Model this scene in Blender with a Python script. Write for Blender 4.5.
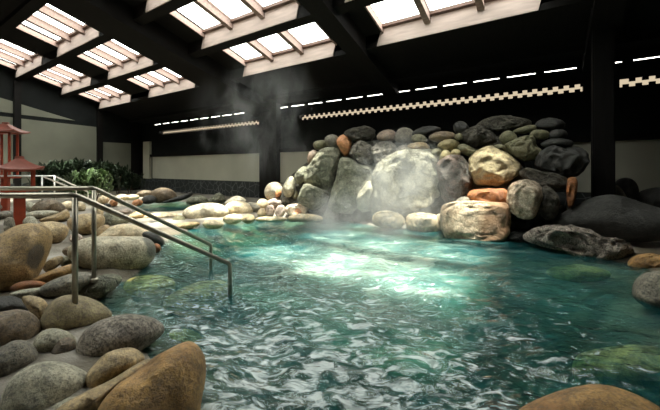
import bpy, bmesh, math, random
from mathutils import Vector, noise, Matrix
for o in list(bpy.data.objects): bpy.data.objects.remove(o)
SC = bpy.context.scene; COL = SC.collection
YAW = math.radians(33.4); C = math.cos(YAW); S = math.sin(YAW); F = 326.0; H = 1.25; HY = 168.0

# ---------------------------------------------------------------- camera, light, exposure
cd = bpy.data.cameras.new('camera'); cam = bpy.data.objects.new('camera', cd); COL.objects.link(cam)
cam.location = (0, 0, H); cam.rotation_euler = (math.pi/2, 0, YAW)
cd.sensor_width = 36; cd.lens = F/660*36; cd.shift_y = -(205-HY)/660; cd.clip_start = .02
SC.camera = cam
W = bpy.data.worlds.new('sky'); SC.world = W; W.use_nodes = True
bg = W.node_tree.nodes['Background']; bg.inputs[0].default_value = (1, .96, .88, 1); bg.inputs[1].default_value = 9.5
sd = bpy.data.lights.new('sun', 'SUN'); sd.energy = 18; sd.angle = math.radians(4.5); sd.color = (1, .92, .78)
sun = bpy.data.objects.new('sun', sd); COL.objects.link(sun)
sun.rotation_euler = Vector((-.13, .05, -1)).to_track_quat('-Z', 'Y').to_euler(); sun.location = (0, 0, 12)
vs = SC.view_settings; vs.view_transform = 'Standard'; vs.look = 'None'; vs.gamma = 1; vs.exposure = 0.18
SC.cycles.use_denoising = True; SC.cycles.max_bounces = 8; SC.cycles.diffuse_bounces = 4; SC.cycles.transparent_max_bounces = 12
SC.cycles.volume_step_rate = 2.0; SC.cycles.volume_bounces = 0; SC.cycles.sample_clamp_indirect = 6
SC.cycles.caustics_reflective = False; SC.cycles.caustics_refractive = False

# ---------------------------------------------------------------- helpers
def c2w(xc, d, z=0): return Vector((xc*C-d*S, d*C+xc*S, z))
def gp(x, y, z=0):
    d = (H-z)*F/(y-HY); return c2w((x-330)/F*d, d, z)
def at_d(x, y, d): return c2w((x-330)/F*d, d, H+(HY-y)/F*d)
def at_Y(x, y, Y):
    a = (x-330)/F; return at_d(x, y, Y/(C+a*S))
def at_X(x, y, X):
    a = (x-330)/F; return at_d(x, y, X/(a*C-S))

def mat(name):
    m = bpy.data.materials.new(name); m.use_nodes = True
    nt = m.node_tree; b = nt.nodes['Principled BSDF']; return m, nt, b
def simple(name, col, rough=.6, metal=0, var=.15, scale=6, bump=.0, stretch=(1, 1, 1), spec=.5):
    m, nt, b = mat(name); N = nt.nodes.new; L = nt.links.new
    tc = N('ShaderNodeTexCoord'); mp = N('ShaderNodeMapping'); mp.inputs['Scale'].default_value = stretch
    L(tc.outputs['Object'], mp.inputs[0])
    nz = N('ShaderNodeTexNoise'); nz.inputs['Scale'].default_value = scale; nz.inputs['Detail'].default_value = 6; L(mp.outputs[0], nz.inputs[0])
    rp = N('ShaderNodeValToRGB'); rp.color_ramp.elements[0].position = .3; rp.color_ramp.elements[1].position = .7
    rp.color_ramp.elements[0].color = tuple(c*(1-var) for c in col)+(1,); rp.color_ramp.elements[1].color = tuple(min(1, c*(1+var)) for c in col)+(1,)
    L(nz.outputs[0], rp.inputs[0]); L(rp.outputs[0], b.inputs['Base Color'])
    b.inputs['Roughness'].default_value = rough; b.inputs['Metallic'].default_value = metal
    b.inputs['Specular IOR Level'].default_value = spec
    if bump:
        bp = N('ShaderNodeBump'); bp.inputs['Strength'].default_value = bump; bp.inputs['Distance'].default_value = .02
        L(nz.outputs[0], bp.inputs['Height']); L(bp.outputs[0], b.inputs['Normal'])
    return m
def stone(name, c1, c2, c3, sp=.25, rough=.62, scale=2.2, bump=.5, crack=0, band=None):
    """c1 base, c2 patches, c3 fine speckle"""
    m, nt, b = mat(name); N = nt.nodes.new; L = nt.links.new
    tc = N('ShaderNodeTexCoord'); oi = N('ShaderNodeObjectInfo')
    ad = N('ShaderNodeVectorMath'); ad.operation = 'ADD'
    sc = N('ShaderNodeVectorMath'); sc.operation = 'SCALE'; L(oi.outputs['Random'], sc.inputs['Scale']); sc.inputs[0].default_value = (17, 31, 11)
    L(tc.outputs['Object'], ad.inputs[0]); L(sc.outputs[0], ad.inputs[1])
    n1 = N('ShaderNodeTexNoise'); n1.inputs['Scale'].default_value = scale; n1.inputs['Detail'].default_value = 8; n1.inputs['Roughness'].default_value = .65; n1.inputs['Distortion'].default_value = .6
    L(ad.outputs[0], n1.inputs[0])
    r1 = N('ShaderNodeMapRange'); r1.inputs[1].default_value = .42; r1.inputs[2].default_value = .62; L(n1.outputs[0], r1.inputs[0])
    m1 = N('ShaderNodeMix'); m1.data_type = 'RGBA'; m1.inputs[6].default_value = (*c1, 1); m1.inputs[7].default_value = (*c2, 1); L(r1.outputs[0], m1.inputs[0])
    n2 = N('ShaderNodeTexNoise'); n2.inputs['Scale'].default_value = 55; n2.inputs['Detail'].default_value = 3; n2.inputs['Roughness'].default_value = .8; L(ad.outputs[0], n2.inputs[0])
    r2 = N('ShaderNodeMapRange'); r2.inputs[1].default_value = .48; r2.inputs[2].default_value = .58; r2.inputs[4].default_value = sp*2.4; L(n2.outputs[0], r2.inputs[0])
    m2 = N('ShaderNodeMix'); m2.data_type = 'RGBA'; L(r2.outputs[0], m2.inputs[0]); L(m1.outputs[2], m2.inputs[6]); m2.inputs[7].default_value = (*c3, 1)
    n4 = N('ShaderNodeTexNoise'); n4.inputs['Scale'].default_value = 10; n4.inputs['Detail'].default_value = 10; n4.inputs['Roughness'].default_value = .72; L(ad.outputs[0], n4.inputs[0])
    r4 = N('ShaderNodeMapRange'); r4.inputs[1].default_value = .36; r4.inputs[2].default_value = .62; r4.inputs[3].default_value = .55; r4.inputs[4].default_value = 1.3; L(n4.outputs[0], r4.inputs[0])
    m4 = N('ShaderNodeVectorMath'); m4.operation = 'SCALE'; L(m2.outputs[2], m4.inputs[0]); L(r4.outputs[0], m4.inputs['Scale'])
    out = m4.outputs[0]
    if band:   # a differently coloured patch on the stone, at an object-space place
        pos, rad, colb = band
        ds = N('ShaderNodeVectorMath'); ds.operation = 'DISTANCE'; L(tc.outputs['Object'], ds.inputs[0]); ds.inputs[1].default_value = pos
        n3 = N('ShaderNodeMath'); n3.operation = 'MULTIPLY_ADD'; L(n1.outputs[0], n3.inputs[0]); n3.inputs[1].default_value = rad*1.2; L(ds.outputs['Value'], n3.inputs[2])
        r3 = N('ShaderNodeMapRange'); r3.inputs[1].default_value = rad*1.5; r3.inputs[2].default_value = rad*1.75; r3.inputs[3].default_value = .85; r3.inputs[4].default_value = 0; L(n3.outputs[0], r3.inputs[0])
        m3 = N('ShaderNodeMix'); m3.data_type = 'RGBA'; L(r3.outputs[0], m3.inputs[0]); L(out, m3.inputs[6]); m3.inputs[7].default_value = (*colb, 1)
        out = m3.outputs[2]
    L(out, b.inputs['Base Color'])
    b.inputs['Roughness'].default_value = rough
    hs = N('ShaderNodeMath'); hs.operation = 'MULTIPLY_ADD'; L(n2.outputs[0], hs.inputs[0]); hs.inputs[1].default_value = .25; L(n1.outputs[0], hs.inputs[2])
    h4 = N('ShaderNodeMath'); h4.operation = 'MULTIPLY_ADD'; L(n4.outputs[0], h4.inputs[0]); h4.inputs[1].default_value = .8; L(hs.outputs[0], h4.inputs[2]); h = h4.outputs[0]
    if crack:
        vo = N('ShaderNodeTexVoronoi'); vo.feature = 'DISTANCE_TO_EDGE'; vo.inputs['Scale'].default_value = 3.2
        va = N('ShaderNodeVectorMath'); va.operation = 'MULTIPLY_ADD'; L(n1.outputs['Color'], va.inputs[0]); va.inputs[1].default_value = (.5, .5, .5); L(ad.outputs[0], va.inputs[2]); L(va.outputs[0], vo.inputs[0])
        vr = N('ShaderNodeMapRange'); vr.inputs[2].default_value = .06; L(vo.outputs[0], vr.inputs[0])
        hh = N('ShaderNodeMath'); hh.operation = 'MULTIPLY_ADD'; L(vr.outputs[0], hh.inputs[0]); hh.inputs[1].default_value = crack; L(h, hh.inputs[2]); h = hh.outputs[0]
    bp = N('ShaderNodeBump'); bp.inputs['Strength'].default_value = bump; bp.inputs['Distance'].default_value = .09
    L(h, bp.inputs['Height']); L(bp.outputs[0], b.inputs['Normal'])
    return m

def link(name, me, m=None, parent=None, loc=None):
    o = bpy.data.objects.new(name, me); COL.objects.link(o)
    if m is not None and me is not None: me.materials.append(m)
    if loc is not None: o.location = loc
    if parent is not None: o.parent = parent
    return o
def tag(o, label, cat, group=None, kind=None):
    o['label'] = label; o['category'] = cat
    if group: o['group'] = group
    if kind: o['kind'] = kind
    return o
class MB:
    def __init__(s): s.bm = bmesh.new()
    def box(s, a, b, bev=0):
        a, b = Vector(a), Vector(b); r = bmesh.ops.create_cube(s.bm, size=1)
        bmesh.ops.scale(s.bm, vec=b-a, verts=r['verts']); bmesh.ops.translate(s.bm, vec=(a+b)/2, verts=r['verts'])
        if bev:
            es = list({e for v in r['verts'] for e in v.link_edges}); bmesh.ops.bevel(s.bm, geom=es, offset=bev, segments=2, affect='EDGES')
        return s
    def hexa(s, P):      # 8 points: bottom 4, top 4
        v = [s.bm.verts.new(p) for p in P]
        for f in ((3, 2, 1, 0), (4, 5, 6, 7), (0, 1, 5, 4), (1, 2, 6, 5), (2, 3, 7, 6), (3, 0, 4, 7)): s.bm.faces.new([v[i] for i in f])
        return s
    def prism(s, pts, ext):   # planar polygon extruded by a vector
        ext = Vector(ext); a = [s.bm.verts.new(p) for p in pts]; b = [s.bm.verts.new(Vector(p)+ext) for p in pts]; n = len(pts)
        s.bm.faces.new(a); s.bm.faces.new(b[::-1])
        for i in range(n): s.bm.faces.new([a[i], b[i], b[(i+1) % n], a[(i+1) % n]][::-1])
        return s
    def tube(s, pts, r, n=14, cap=True):
        pts = [Vector(p) for p in pts]; rings = []
        for i, p in enumerate(pts):
            t = (pts[min(i+1, len(pts)-1)]-pts[max(i-1, 0)]).normalized()
            up = Vector((0, 0, 1)) if abs(t.z) < .9 else Vector((1, 0, 0))
            u = t.cross(up).normalized(); w = t.cross(u); rr = r[i] if isinstance(r, (list, tuple)) else r
            rings.append([s.bm.verts.new(p+(u*math.cos(k*2*math.pi/n)+w*math.sin(k*2*math.pi/n))*rr) for k in range(n)])
        for a, b in zip(rings, rings[1:]):
            for k in range(n): s.bm.faces.new([a[k], a[(k+1) % n], b[(k+1) % n], b[k]])
        if cap: s.bm.faces.new(rings[0][::-1]); s.bm.faces.new(rings[-1])
        return s
    def build(s, name, m, parent=None, smooth=False, origin=None):
        bmesh.ops.recalc_face_normals(s.bm, faces=s.bm.faces[:])
        if smooth:
            for f in s.bm.faces: f.smooth = len(f.verts) == 4
        if origin is not None: bmesh.ops.translate(s.bm, vec=-Vector(origin), verts=s.bm.verts[:])
        me = bpy.data.meshes.new(name); s.bm.to_mesh(me); s.bm.free()
        return link(name, me, m, parent, origin)
def struct(o): o['kind'] = 'structure'; return o

# ---------------------------------------------------------------- materials
M_dark = simple('dark_stained_timber', (.006, .005, .0045), .75, 0, .3, 3, .2, (8, 1, 1), .15)
M_wallblack = simple('black_wall', (.008, .009, .009), .8, 0, .3, 1.5, .1, (1, 1, 1), .15)
M_white = simple('cream_plaster', (.48, .47, .38), .85, 0, .08, 1.2, .05)
M_white_dim = simple('cream_plaster_dimmed', (.15, .15, .115), .85, 0, .1, 1.2, .05)  # darker copy of the white plaster, left wall's dimness put into the colour
M_sunlit_face = simple('sunlit_beam_face', (.50, .40, .36), .75, 0, .15, 2, .2, (1, 6, 6), .2)  # pale colour carries the sunlight on the beam faces
M_wood = simple('weathered_reddish_timber', (.27, .19, .165), .75, 0, .25, 3, .2, (1, 8, 8), .2)
M_brown = simple('brown_frame', (.10, .05, .035), .6)
M_slot = simple('pale_lattice_block', (.55, .42, .36), .7)
M_steel = simple('brushed_steel', (.34, .31, .25), .32, .75, .08, 30)
M_screen = None
M_paint = simple('pale_steel', (.75, .74, .72), .35, .6, .05, 30)
M_red = simple('vermilion_paint', (.24, .032, .010), .45, 0, .2, 9, .1)
M_redroof = simple('faded_red_roof', (.17, .042, .026), .55, 0, .2, 9, .2)
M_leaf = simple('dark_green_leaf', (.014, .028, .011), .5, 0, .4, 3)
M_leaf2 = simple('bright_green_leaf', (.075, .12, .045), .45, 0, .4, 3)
M_ground = stone('wet_gravel_mortar', (.22, .20, .17), (.30, .29, .26), (.10, .09, .07), .3, .45, 1.4, .4)
M_mound = stone('dark_wet_rubble', (.12, .11, .085), (.09, .08, .06), (.03, .028, .02), .4, .65, 3, 1, 1.5)

def slate():
    m, nt, b = mat('dark_crazed_slate'); N = nt.nodes.new; L = nt.links.new
    tc = N('ShaderNodeTexCoord'); vo = N('ShaderNodeTexVoronoi'); vo.feature = 'DISTANCE_TO_EDGE'; vo.inputs['Scale'].default_value = 3.5; L(tc.outputs['Object'], vo.inputs[0])
    r = N('ShaderNodeValToRGB'); r.color_ramp.elements[0].color = (.16, .17, .17, 1); r.color_ramp.elements[1].color = (.02, .024, .024, 1); r.color_ramp.elements[1].position = .05
    L(vo.outputs[0], r.inputs[0]); L(r.outputs[0], b.inputs['Base Color']); b.inputs['Roughness'].default_value = .55; return m
M_slate = slate()

def glass():
    m = bpy.data.materials.new('skylight_glass'); m.use_nodes = True; nt = m.node_tree; nt.nodes.clear(); N = nt.nodes.new; L = nt.links.new
    o = N('ShaderNodeOutputMaterial'); t = N('ShaderNodeBsdfTransparent'); t.inputs[0].default_value = (.93, .97, .97, 1)
    g = N('ShaderNodeBsdfGlossy'); g.inputs['Roughness'].default_value = .03; x = N('ShaderNodeMixShader'); x.inputs[0].default_value = .03; L(t.outputs[0], x.inputs[1]); L(g.outputs[0], x.inputs[2]); L(x.outputs[0], o.inputs[0]); return m
M_glass = glass()
def screen():
    m = bpy.data.materials.new('tinted_vent_screen'); m.use_nodes = True; nt = m.node_tree; nt.nodes.clear()
    o = nt.nodes.new('ShaderNodeOutputMaterial'); t = nt.nodes.new('ShaderNodeBsdfTransparent'); t.inputs[0].default_value = (.255, .235, .205, 1); nt.links.new(t.outputs[0], o.inputs[0]); return m
M_screen = screen()

# ---------------------------------------------------------------- roof:  underside plane z = 5.94 - .274 Y
def rz(Y): return 5.94-.274*Y
RIDGE = 1.2
XL, XR, YB, YF = -18.0, 6.5, 9.0, -4.0
def rzz(Y): return rz(Y) if Y >= RIDGE else rz(RIDGE)-.274*(RIDGE-Y)
def slab(mb, x0, x1, y0, y1, lo, hi):
    mb.hexa([(x0, y0, rzz(y0)+lo), (x1, y0, rzz(y0)+lo), (x1, y1, rzz(y1)+lo), (x0, y1, rzz(y1)+lo),
             (x0, y0, rzz(y0)+hi), (x1, y0, rzz(y0)+hi), (x1, y1, rzz(y1)+hi), (x0, y1, rzz(y1)+hi)])
YP = [2.56, 3.98, 5.45, 6.90]          # purlins
COLS = [(-17.5, -14.6), (-13.1, -10.1), (-7.6, -4.35), (-3.1, -.0)]
XO = -18.3
mb = MB()
slab(mb, XO, XR, 6.90, YB+.04, 0.12, .5)
slab(mb, XO, XR, RIDGE, YP[0], 0.12, .5)
slab(mb, XO, XR, YF-.2, -3.44, 0.12, .5); slab(mb, XO, XR, -.3, RIDGE, 0.12, .5)
for a, b in ((XO, -13.1), (-10.1, -7.6), (-4.35, XR)): slab(mb, a, b, -3.44, -.3, .12, .5)  # openings for the added, unseen front-slope skylights
xs = [XO]+[v for c in COLS for v in c]+[XR]
for a, b in zip(xs[0::2], xs[1::2]): slab(mb, a, b, YP[0], YP[3], 0.30, .5)
struct(mb.build('ceiling', M_dark))
k = 1
def beam(x0, x1, y0, y1, lo, hi, m=M_dark):
    global k
    b = MB()
    for a_, c_ in (((y0, RIDGE), (RIDGE, y1)) if y0 < RIDGE-.01 < y1-.1 else ((y0, y1),)): slab(b, x0, x1, a_, c_, lo, hi)
    o = struct(b.build('trim_%d' % k, m)); k += 1; return o
for Y in YP: beam(XO, XR, Y, Y+.22, 0, .36)     # purlins
for Y in (8.35, 1.2, -.3, -1.8): beam(XO, XR, Y, Y+.16, 0, .12)
for X in (-8.9,): beam(X-.55, X+.55, YF, YB, -.22, .31)       # main girder
for X in (-3.75, .9): beam(X-.22, X+.22, YF, YB, -.12, .31)
win = 1
for (x0, x1) in COLS:
    for y0, y1 in list(zip(YP, YP[1:]))+([(-3.6, -1.8), (-1.96, -.3)] if -17 < x0 < -5 else []):  # front-slope pair is added, unseen, to light the near stones
        y0 = y0+(.24 if y0 > 2 else .16)
        # lining of the light well: pale boards
        b = MB()
        slab(b, x0, x1, y1-.02, y1+.02, .30 if y1 > 2 else .1, .42)
        slab(b, x0, x1, y0-.01, y0+.02, .30 if y1 > 2 else .1, .42)
        slab(b, x0-.005, x0+.03, y0, y1, .27, .42); slab(b, x1-.03, x1+.005, y0, y1, .27, .42)
        for t in (1/3, 2/3):
            xm = x0+(x1-x0)*t; slab(b, xm-.065, xm+.065, y0+.021, y1-.031, .24, .40)
        struct(b.build('trim_%d' % k, M_wood)); k += 1
        if y1 > 2:      # added pale board: sunlight on the dark beam face put into colour and shape
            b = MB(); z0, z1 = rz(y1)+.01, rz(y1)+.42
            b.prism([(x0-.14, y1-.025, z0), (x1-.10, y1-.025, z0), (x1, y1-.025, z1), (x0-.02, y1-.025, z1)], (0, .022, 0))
            struct(b.build('trim_%d' % k, M_sunlit_face)); k += 1
        fr = MB()
        slab(fr, x0+.03, x1-.03, y1-.11, y1-.03, .36, .43); slab(fr, x0+.03, x1-.03, y0+.02, y0+.08, .36, .43)
        for t in (1/3, 2/3):
            xm = x0+(x1-x0)*t; slab(fr, xm-.075, xm+.075, y0+.02, y1-.03, .40, .46)
        w = struct(fr.build('window_%d' % win, M_brown)); win += 1
        for i in range(3):
            a = x0+(x1-x0)*i/3; b_ = x0+(x1-x0)*(i+1)/3
            g = MB(); slab(g, a+.08, b_-.08, y0+.05, y1-.05, .435, .445); g.build('pane', M_glass, w)
# light portals for the skylight columns
for (x0, x1) in COLS:
    ld = bpy.data.lights.new('skylight_portal', 'AREA'); ld.shape = 'RECTANGLE'; ld.size = x1-x0; ld.size_y = (YP[3]-YP[0])*1.037; ld.cycles.is_portal = True
    lo = bpy.data.objects.new('skylight_portal', ld); COL.objects.link(lo); ym = (YP[0]+YP[3])/2; lo.location = ((x0+x1)/2, ym, rz(ym)+.6)
    lo.rotation_euler = (-math.atan(.274), 0, 0)

for (x0, x1) in COLS[1:3]:  # portals of the added front-slope skylights
    ld = bpy.data.lights.new('skylight_portal', 'AREA'); ld.shape = 'RECTANGLE'; ld.size = x1-x0; ld.size_y = 3.3; ld.cycles.is_portal = True
    lo = bpy.data.objects.new('skylight_portal', ld); COL.objects.link(lo); lo.location = ((x0+x1)/2, -1.87, rzz(-1.87)+.6); lo.rotation_euler = (math.atan(.274), 0, 0)

# ---------------------------------------------------------------- walls
def wall_box(name, a, b, m): return struct(MB().box(a, b).build(name, m))
mb = MB()
LT, LB = 3.10, 2.93      # lattice opening
mb.box((XL-.2, YB, -1), (XR, YB+.2, LB))
mb.box((XL-.2, YB, LT), (XR, YB+.04, 3.45))
mb.box((XL-.2, YB, 3.475), (XR, YB+.04, 3.65))
# solid stretches between lattice runs and behind posts
for a, b in ((XL-.2, -16.25), (-9.0, -7.25), (.7, 1.3)): mb.box((a, YB+.001, LB-.01), (b, YB+.199, LT+.01))
for a, b in ((XL-.2, -16.9), (-9.6, -8.6)): mb.box((a, YB+.001, 3.42), (b, YB+.039, 3.50))
x = -16.9
while x < XR:
    mb.box((x, YB+.001, 3.42), (x+.17, YB+.039, 3.50)); x += .76
struct(mb.build('wall_back', M_wallblack))
b = MB(); x = -16.25; i = 0
while x < XR:
    if not (-9.05 < x < -7.3 or .65 < x < 1.25):
        zz = LT-.06 if i % 2 else LB; b.box((x, YB+.02, zz), (x+.1, YB+.06, zz+.06))
    x += .1; i += 1
struct(b.build('trim_%d' % k, M_dark)); k += 1
struct(MB().box((-16.25, YB+.12, LB-.02), (XR, YB+.13, LT+.02)).build('window_%d' % win, M_screen)); win += 1
# pale wall panels of the back wall
for a, c in ((-16.85, -8.95), (-8.1, -.5), (.5, 6.4)):
    b = MB().box((a, YB-.03, .72), (c, YB+.01, 1.82)); struct(b.build('trim_%d' % k, M_white)); k += 1
b = MB().box((-17.6, YB-.12, .7), (-17.0, YB+.01, 2.62)); struct(b.build('trim_%d' % k, M_white)); k += 1
struct(MB().box((XL, YB-.06, -.2), (XR, YB, .70)).build('baseboard_back', M_slate))
struct(MB().box((XL, YB-.09, 1.82), (XR, YB, 1.95)).build('trim_%d' % k, M_dark)); k += 1
struct(MB().box((-8.95, YB-.25, 0), (-8.1, YB, 3.6)).build('pillar', M_dark))
# left wall
struct(MB().prism([(XL, YF-.2, -1), (XL, YB+.2, -1), (XL, YB+.2, rzz(YB)+.3), (XL, RIDGE, rz(RIDGE)+.3), (XL, YF-.2, rzz(YF)+.3)], (-.2, 0, 0)).build('wall_left', M_wallblack))
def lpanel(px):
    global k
    pts = [at_X(x, y, XL+.03) for x, y in px]; struct(MB().prism(pts, (-.05, 0, 0)).build('trim_%d' % k, M_white_dim)); k += 1
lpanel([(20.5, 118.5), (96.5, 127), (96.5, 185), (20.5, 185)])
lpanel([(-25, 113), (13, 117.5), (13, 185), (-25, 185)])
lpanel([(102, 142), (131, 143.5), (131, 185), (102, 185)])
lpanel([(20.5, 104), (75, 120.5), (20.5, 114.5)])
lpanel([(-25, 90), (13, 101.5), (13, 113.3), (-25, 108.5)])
for x0, x1 in ((13.5, 20.5), (96.5, 102), (131, 139)):
    p, q = at_X(x0, 170, XL), at_X(x1, 170, XL); struct(MB().box((XL, p.y, -.2), (XL+.12, q.y, rz(q.y))).build('pillar', M_dark))
struct(MB().box((XL, 2.0, .0), (XL+.10, YB, .62)).build('baseboard_left', M_slate))
wall_box('wall_right', (XR, YF-.2, -1), (XR+.2, YB+.2, 6), M_wallblack)
wall_box('wall_front', (XL-.2, YF-.2, -1), (XR+.2, YF, 5.5), M_wallblack)
# free-standing black post at the right, two-faced with capital to the girder
struct(MB().box((.72, 7.5, -.1), (1.03, 7.81, 4.1), .02).build('pillar', M_dark))

# ---------------------------------------------------------------- ground and pool
shore = [gp(*p) for p in ((205, 409), (196, 380), (165, 350), (150, 338), (118, 318), (108, 300), (122, 283), (150, 270), (158, 250), (178, 236), (200, 226), (232, 222), (262, 218), (330, 217), (372, 226), (440, 232), (500, 238), (530, 241), (575, 256), (620, 262), (640, 268), (660, 300), (720, 330))]
shore += [c2w(3.2, 1.4), c2w(1.1, .75), c2w(.2, .8), c2w(-.5, 1.2)]
inlet = [gp(*p) for p in ((128, 206), (145, 203), (168, 201), (205, 203), (222, 206), (186, 211), (172, 214), (150, 213))]
def sdist(P, x, y):
    ins = False; best = 1e9; n = len(P); j = n-1
    for i in range(n):
        ax, ay, bx, by = P[i].x, P[i].y, P[j].x, P[j].y
        if (ay > y) != (by > y) and x < (bx-ax)*(y-ay)/(by-ay)+ax: ins = not ins
        dx, dy = bx-ax, by-ay; t = max(0, min(1, ((x-ax)*dx+(y-ay)*dy)/(dx*dx+dy*dy+1e-9)))
        q = (x-ax-t*dx)**2+(y-ay-t*dy)**2
        if q < best: best = q
        j = i
    return (-1 if ins else 1)*math.sqrt(best)
def gz(x, y):
    d = sdist(shore, x, y); d2 = sdist(inlet, x, y); n = noise.noise((x*2.1, y*2.1, 0))*.03+noise.noise((x*7, y*7, 4))*.01
    z = -min(.85, .06-d*.45) if d < 0 else min(.10, -.04+d*.5)
    z2 = -min(.14, .0-d2*.3) if d2 < 0 else min(.10, d2*.3)
    return min(z, z2)+n
def grid(name, x0, x1, y0, y1, st, fz, m):
    nx = int((x1-x0)/st)+1; ny = int((y1-y0)/st)+1
    vs_ = []; 
    for j in range(ny+1):
        for i in range(nx+1):
            X = x0+(x1-x0)*i/nx; Y = y0+(y1-y0)*j/ny; vs_.append((X, Y, fz(X, Y)))
    fs = [(j*(nx+1)+i, j*(nx+1)+i+1, (j+1)*(nx+1)+i+1, (j+1)*(nx+1)+i) for j in range(ny) for i in range(nx)]
    me = bpy.data.meshes.new(name); me.from_pydata(vs_, [], fs); me.polygons.foreach_set('use_smooth', [True]*len(fs))
    return link(name, me, m)

def floor_mat():
    m, nt, b = mat('pool_bed_and_gravel'); N = nt.nodes.new; L = nt.links.new
    ge = N('ShaderNodeNewGeometry'); sp = N('ShaderNodeSeparateXYZ'); L(ge.outputs['Position'], sp.inputs[0])
    n1 = N('ShaderNodeTexNoise'); n1.inputs['Scale'].default_value = 1.3; n1.inputs['Detail'].default_value = 8; n1.inputs['Distortion'].default_value = 1; L(ge.outputs['Position'], n1.inputs[0])
    def ramp(a, b_, p0=.4, p1=.65):
        r = N('ShaderNodeValToRGB'); e = r.color_ramp.elements; e[0].position = p0; e[1].position = p1; e[0].color = (*a, 1); e[1].color = (*b_, 1); L(n1.outputs[0], r.inputs[0]); return r
    dry = ramp((.12, .10, .07), (.32, .29, .25)); wet = ramp((.12, .11, .05), (.32, .30, .20))
    mr = N('ShaderNodeMapRange'); mr.inputs[1].default_value = -.10; mr.inputs[2].default_value = .0; L(sp.outputs[2], mr.inputs[0])
    mx = N('ShaderNodeMix'); mx.data_type = 'RGBA'; L(mr.outputs[0], mx.inputs[0]); L(wet.outputs[0], mx.inputs[6]); L(dry.outputs[0], mx.inputs[7]); L(mx.outputs[2], b.inputs['Base Color'])
    n2 = N('ShaderNodeTexNoise'); n2.inputs['Scale'].default_value = 40; n2.inputs['Detail'].default_value = 5; L(ge.outputs['Position'], n2.inputs[0])
    bp = N('ShaderNodeBump'); bp.inputs['Strength'].default_value = .5; bp.inputs['Distance'].default_value = .02; L(n2.outputs[0], bp.inputs['Height']); L(bp.outputs[0], b.inputs['Normal'])
    b.inputs['Roughness'].default_value = .5; return m
g = struct(grid('floor', XL, XR, YF, YB, .1, gz, floor_mat()))

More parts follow.
